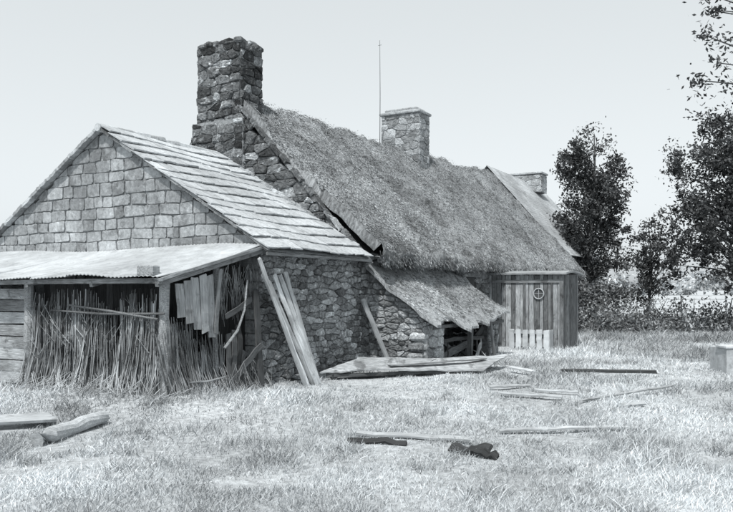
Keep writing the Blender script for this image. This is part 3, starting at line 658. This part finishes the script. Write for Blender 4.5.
hx=_tab[(ia*7)%256,(ja*13)%256]; hy=_tab[(ia*11+5)%256,(ja*3+9)%256]; hz=_tab[(ia*5+1)%256,(ja*17+2)%256]
tf=(NR.random(n)<.6)&(hz>.80)&(vnoise(x,y,.7)>.4)
x=np.where(tf,(ci+.1+.8*hx)*cell+NR.normal(0,.08,n),x); y=np.where(tf,(cj+.1+.8*hy)*cell+NR.normal(0,.08,n),y)
pn=vnoise(x,y,1.1)*.6+vnoise(x+50,y,3.2)*.4
rs=(x-C0[0])*U[0]+(y-C0[1])*U[1]; rt=(x-C0[0])*V[0]+(y-C0[1])*V[1]
inside=((rs>-0.02)&(rt>-.02)&(rs<28)&(rt<7.1))|((rs>-1.9)&(rs<0.1)&(rt>0.05)&(rt<7.8))|((rs>3.6)&(rs<7.9)&(rt>-1.2)&(rt<0))|((rs>10.5)&(rs<12)&(rt>-2.07)&(rt<0))
bare=vnoise(x,y,.55)*.6+vnoise(x+9,y+9,1.7)*.4
keep=(~inside)&((bare>.40)|(NR.random(n)<.4)|tf); x=x[keep];y=y[keep];dd=dd[keep];pn=pn[keep];rt=rt[keep];tf=tf[keep];hz=hz[keep];n=len(x)
tuft=np.clip((pn-.55)*6,0,1)
Lb=(.025+.045*NR.random(n))*(1+.6*pn)+tuft*NR.uniform(.02,.17,n)+tf*NR.uniform(.0,.14,n)*(hz-.7)*3.5
Lb*=1+.9*np.clip((x-3.5)/5,0,1)*np.clip((y-15)/6,0,1.2)
def mask(cx,cy,r,f):
    global Lb
    Lb*=1-(1-f)*np.exp(-((x-cx)**2+(y-cy)**2)/r**2)
for cx,cy,r in((2.5,10.7,.4),(3,11.4,.4),(4,11.2,.6),(4.5,13.8,.6),(.5,7.7,.5),(1.1,7.1,.3),(2.3,8.1,.5),(-3.3,8.2,.5),(-4,8.3,.5),(1,13.2,1.3),(0,12.8,.9),(1.8,14.2,.9),(2.3,12.2,.4)): mask(cx,cy,r,.45)
p=np.stack([x,y,hgt(x,y)-.01],1)
d=np.stack([NR.normal(0,.45,n),NR.normal(0,.45,n),np.ones(n)],1); d/=np.linalg.norm(d,axis=1)[:,None]
bend=np.stack([NR.normal(.1,.3,n),NR.normal(-.05,.3,n),-.3*NR.random(n)],1)*Lb[:,None]
sh=NR.choice([.55,.85,1.0,1.15,1.3],n)*(.62+.76*vnoise(x,y,.8))*(1-.2*tuft*NR.random(n))*np.where(tf,NR.uniform(.5,1.15,n),1)
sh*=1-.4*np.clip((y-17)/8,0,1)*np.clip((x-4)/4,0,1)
w=(.0009+.0005*dd*NR.uniform(.6,1.2,n)*.75)
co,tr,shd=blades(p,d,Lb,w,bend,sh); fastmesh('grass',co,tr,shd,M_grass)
# =================== LIGHT / CAMERA ===================
w=bpy.data.worlds.new("World"); scene.world=w; w.use_nodes=True; N=w.node_tree.nodes; L=w.node_tree.links
bg=N['Background']; sky=N.new('ShaderNodeTexSky'); sky.sky_type='NISHITA'; sky.sun_disc=False
el=math.radians(60); sd=Vector((-.36,-.93,0)).normalized(); 
sky.sun_elevation=el; sky.sun_rotation=math.atan2(sd.x,sd.y); sky.dust_density=3; sky.air_density=1.2
bw=N.new('ShaderNodeRGBToBW'); L.new(sky.outputs[0],bw.inputs[0])
pw=N.new('ShaderNodeMath'); pw.operation='POWER'; pw.inputs[1].default_value=.35; L.new(bw.outputs[0],pw.inputs[0])
ml=N.new('ShaderNodeMath'); ml.operation='MULTIPLY'; ml.inputs[1].default_value=3.8; L.new(pw.outputs[0],ml.inputs[0])
vm=N.new('ShaderNodeVectorMath'); vm.operation='SCALE'; vm.inputs[0].default_value=(.94,1.0,1.03); L.new(ml.outputs[0],vm.inputs['Scale'])
L.new(vm.outputs[0],bg.inputs[0]); bg.inputs[1].default_value=.15
sl_=bpy.data.lights.new('sun','SUN'); sl_.energy=4.2; sl_.angle=math.radians(2.5); sl_.color=(1,.99,.97)
so=bpy.data.objects.new('sun',sl_); scene.collection.objects.link(so)
dirv=Vector((sd.x*math.cos(el),sd.y*math.cos(el),math.sin(el))); so.rotation_euler=dirv.to_track_quat('Z','Y').to_euler()
cam=bpy.data.cameras.new('camera'); co_=bpy.data.objects.new('camera',cam); scene.collection.objects.link(co_)
co_.location=(0,0,1.6); co_.rotation_euler=(math.radians(90),0,0); cam.sensor_width=36; cam.lens=750/733*36; cam.shift_y=34/733; cam.clip_end=5000; cam.clip_start=.05
scene.camera=co_
scene.view_settings.view_transform='Standard'; scene.view_settings.look='None'; scene.view_settings.exposure=0
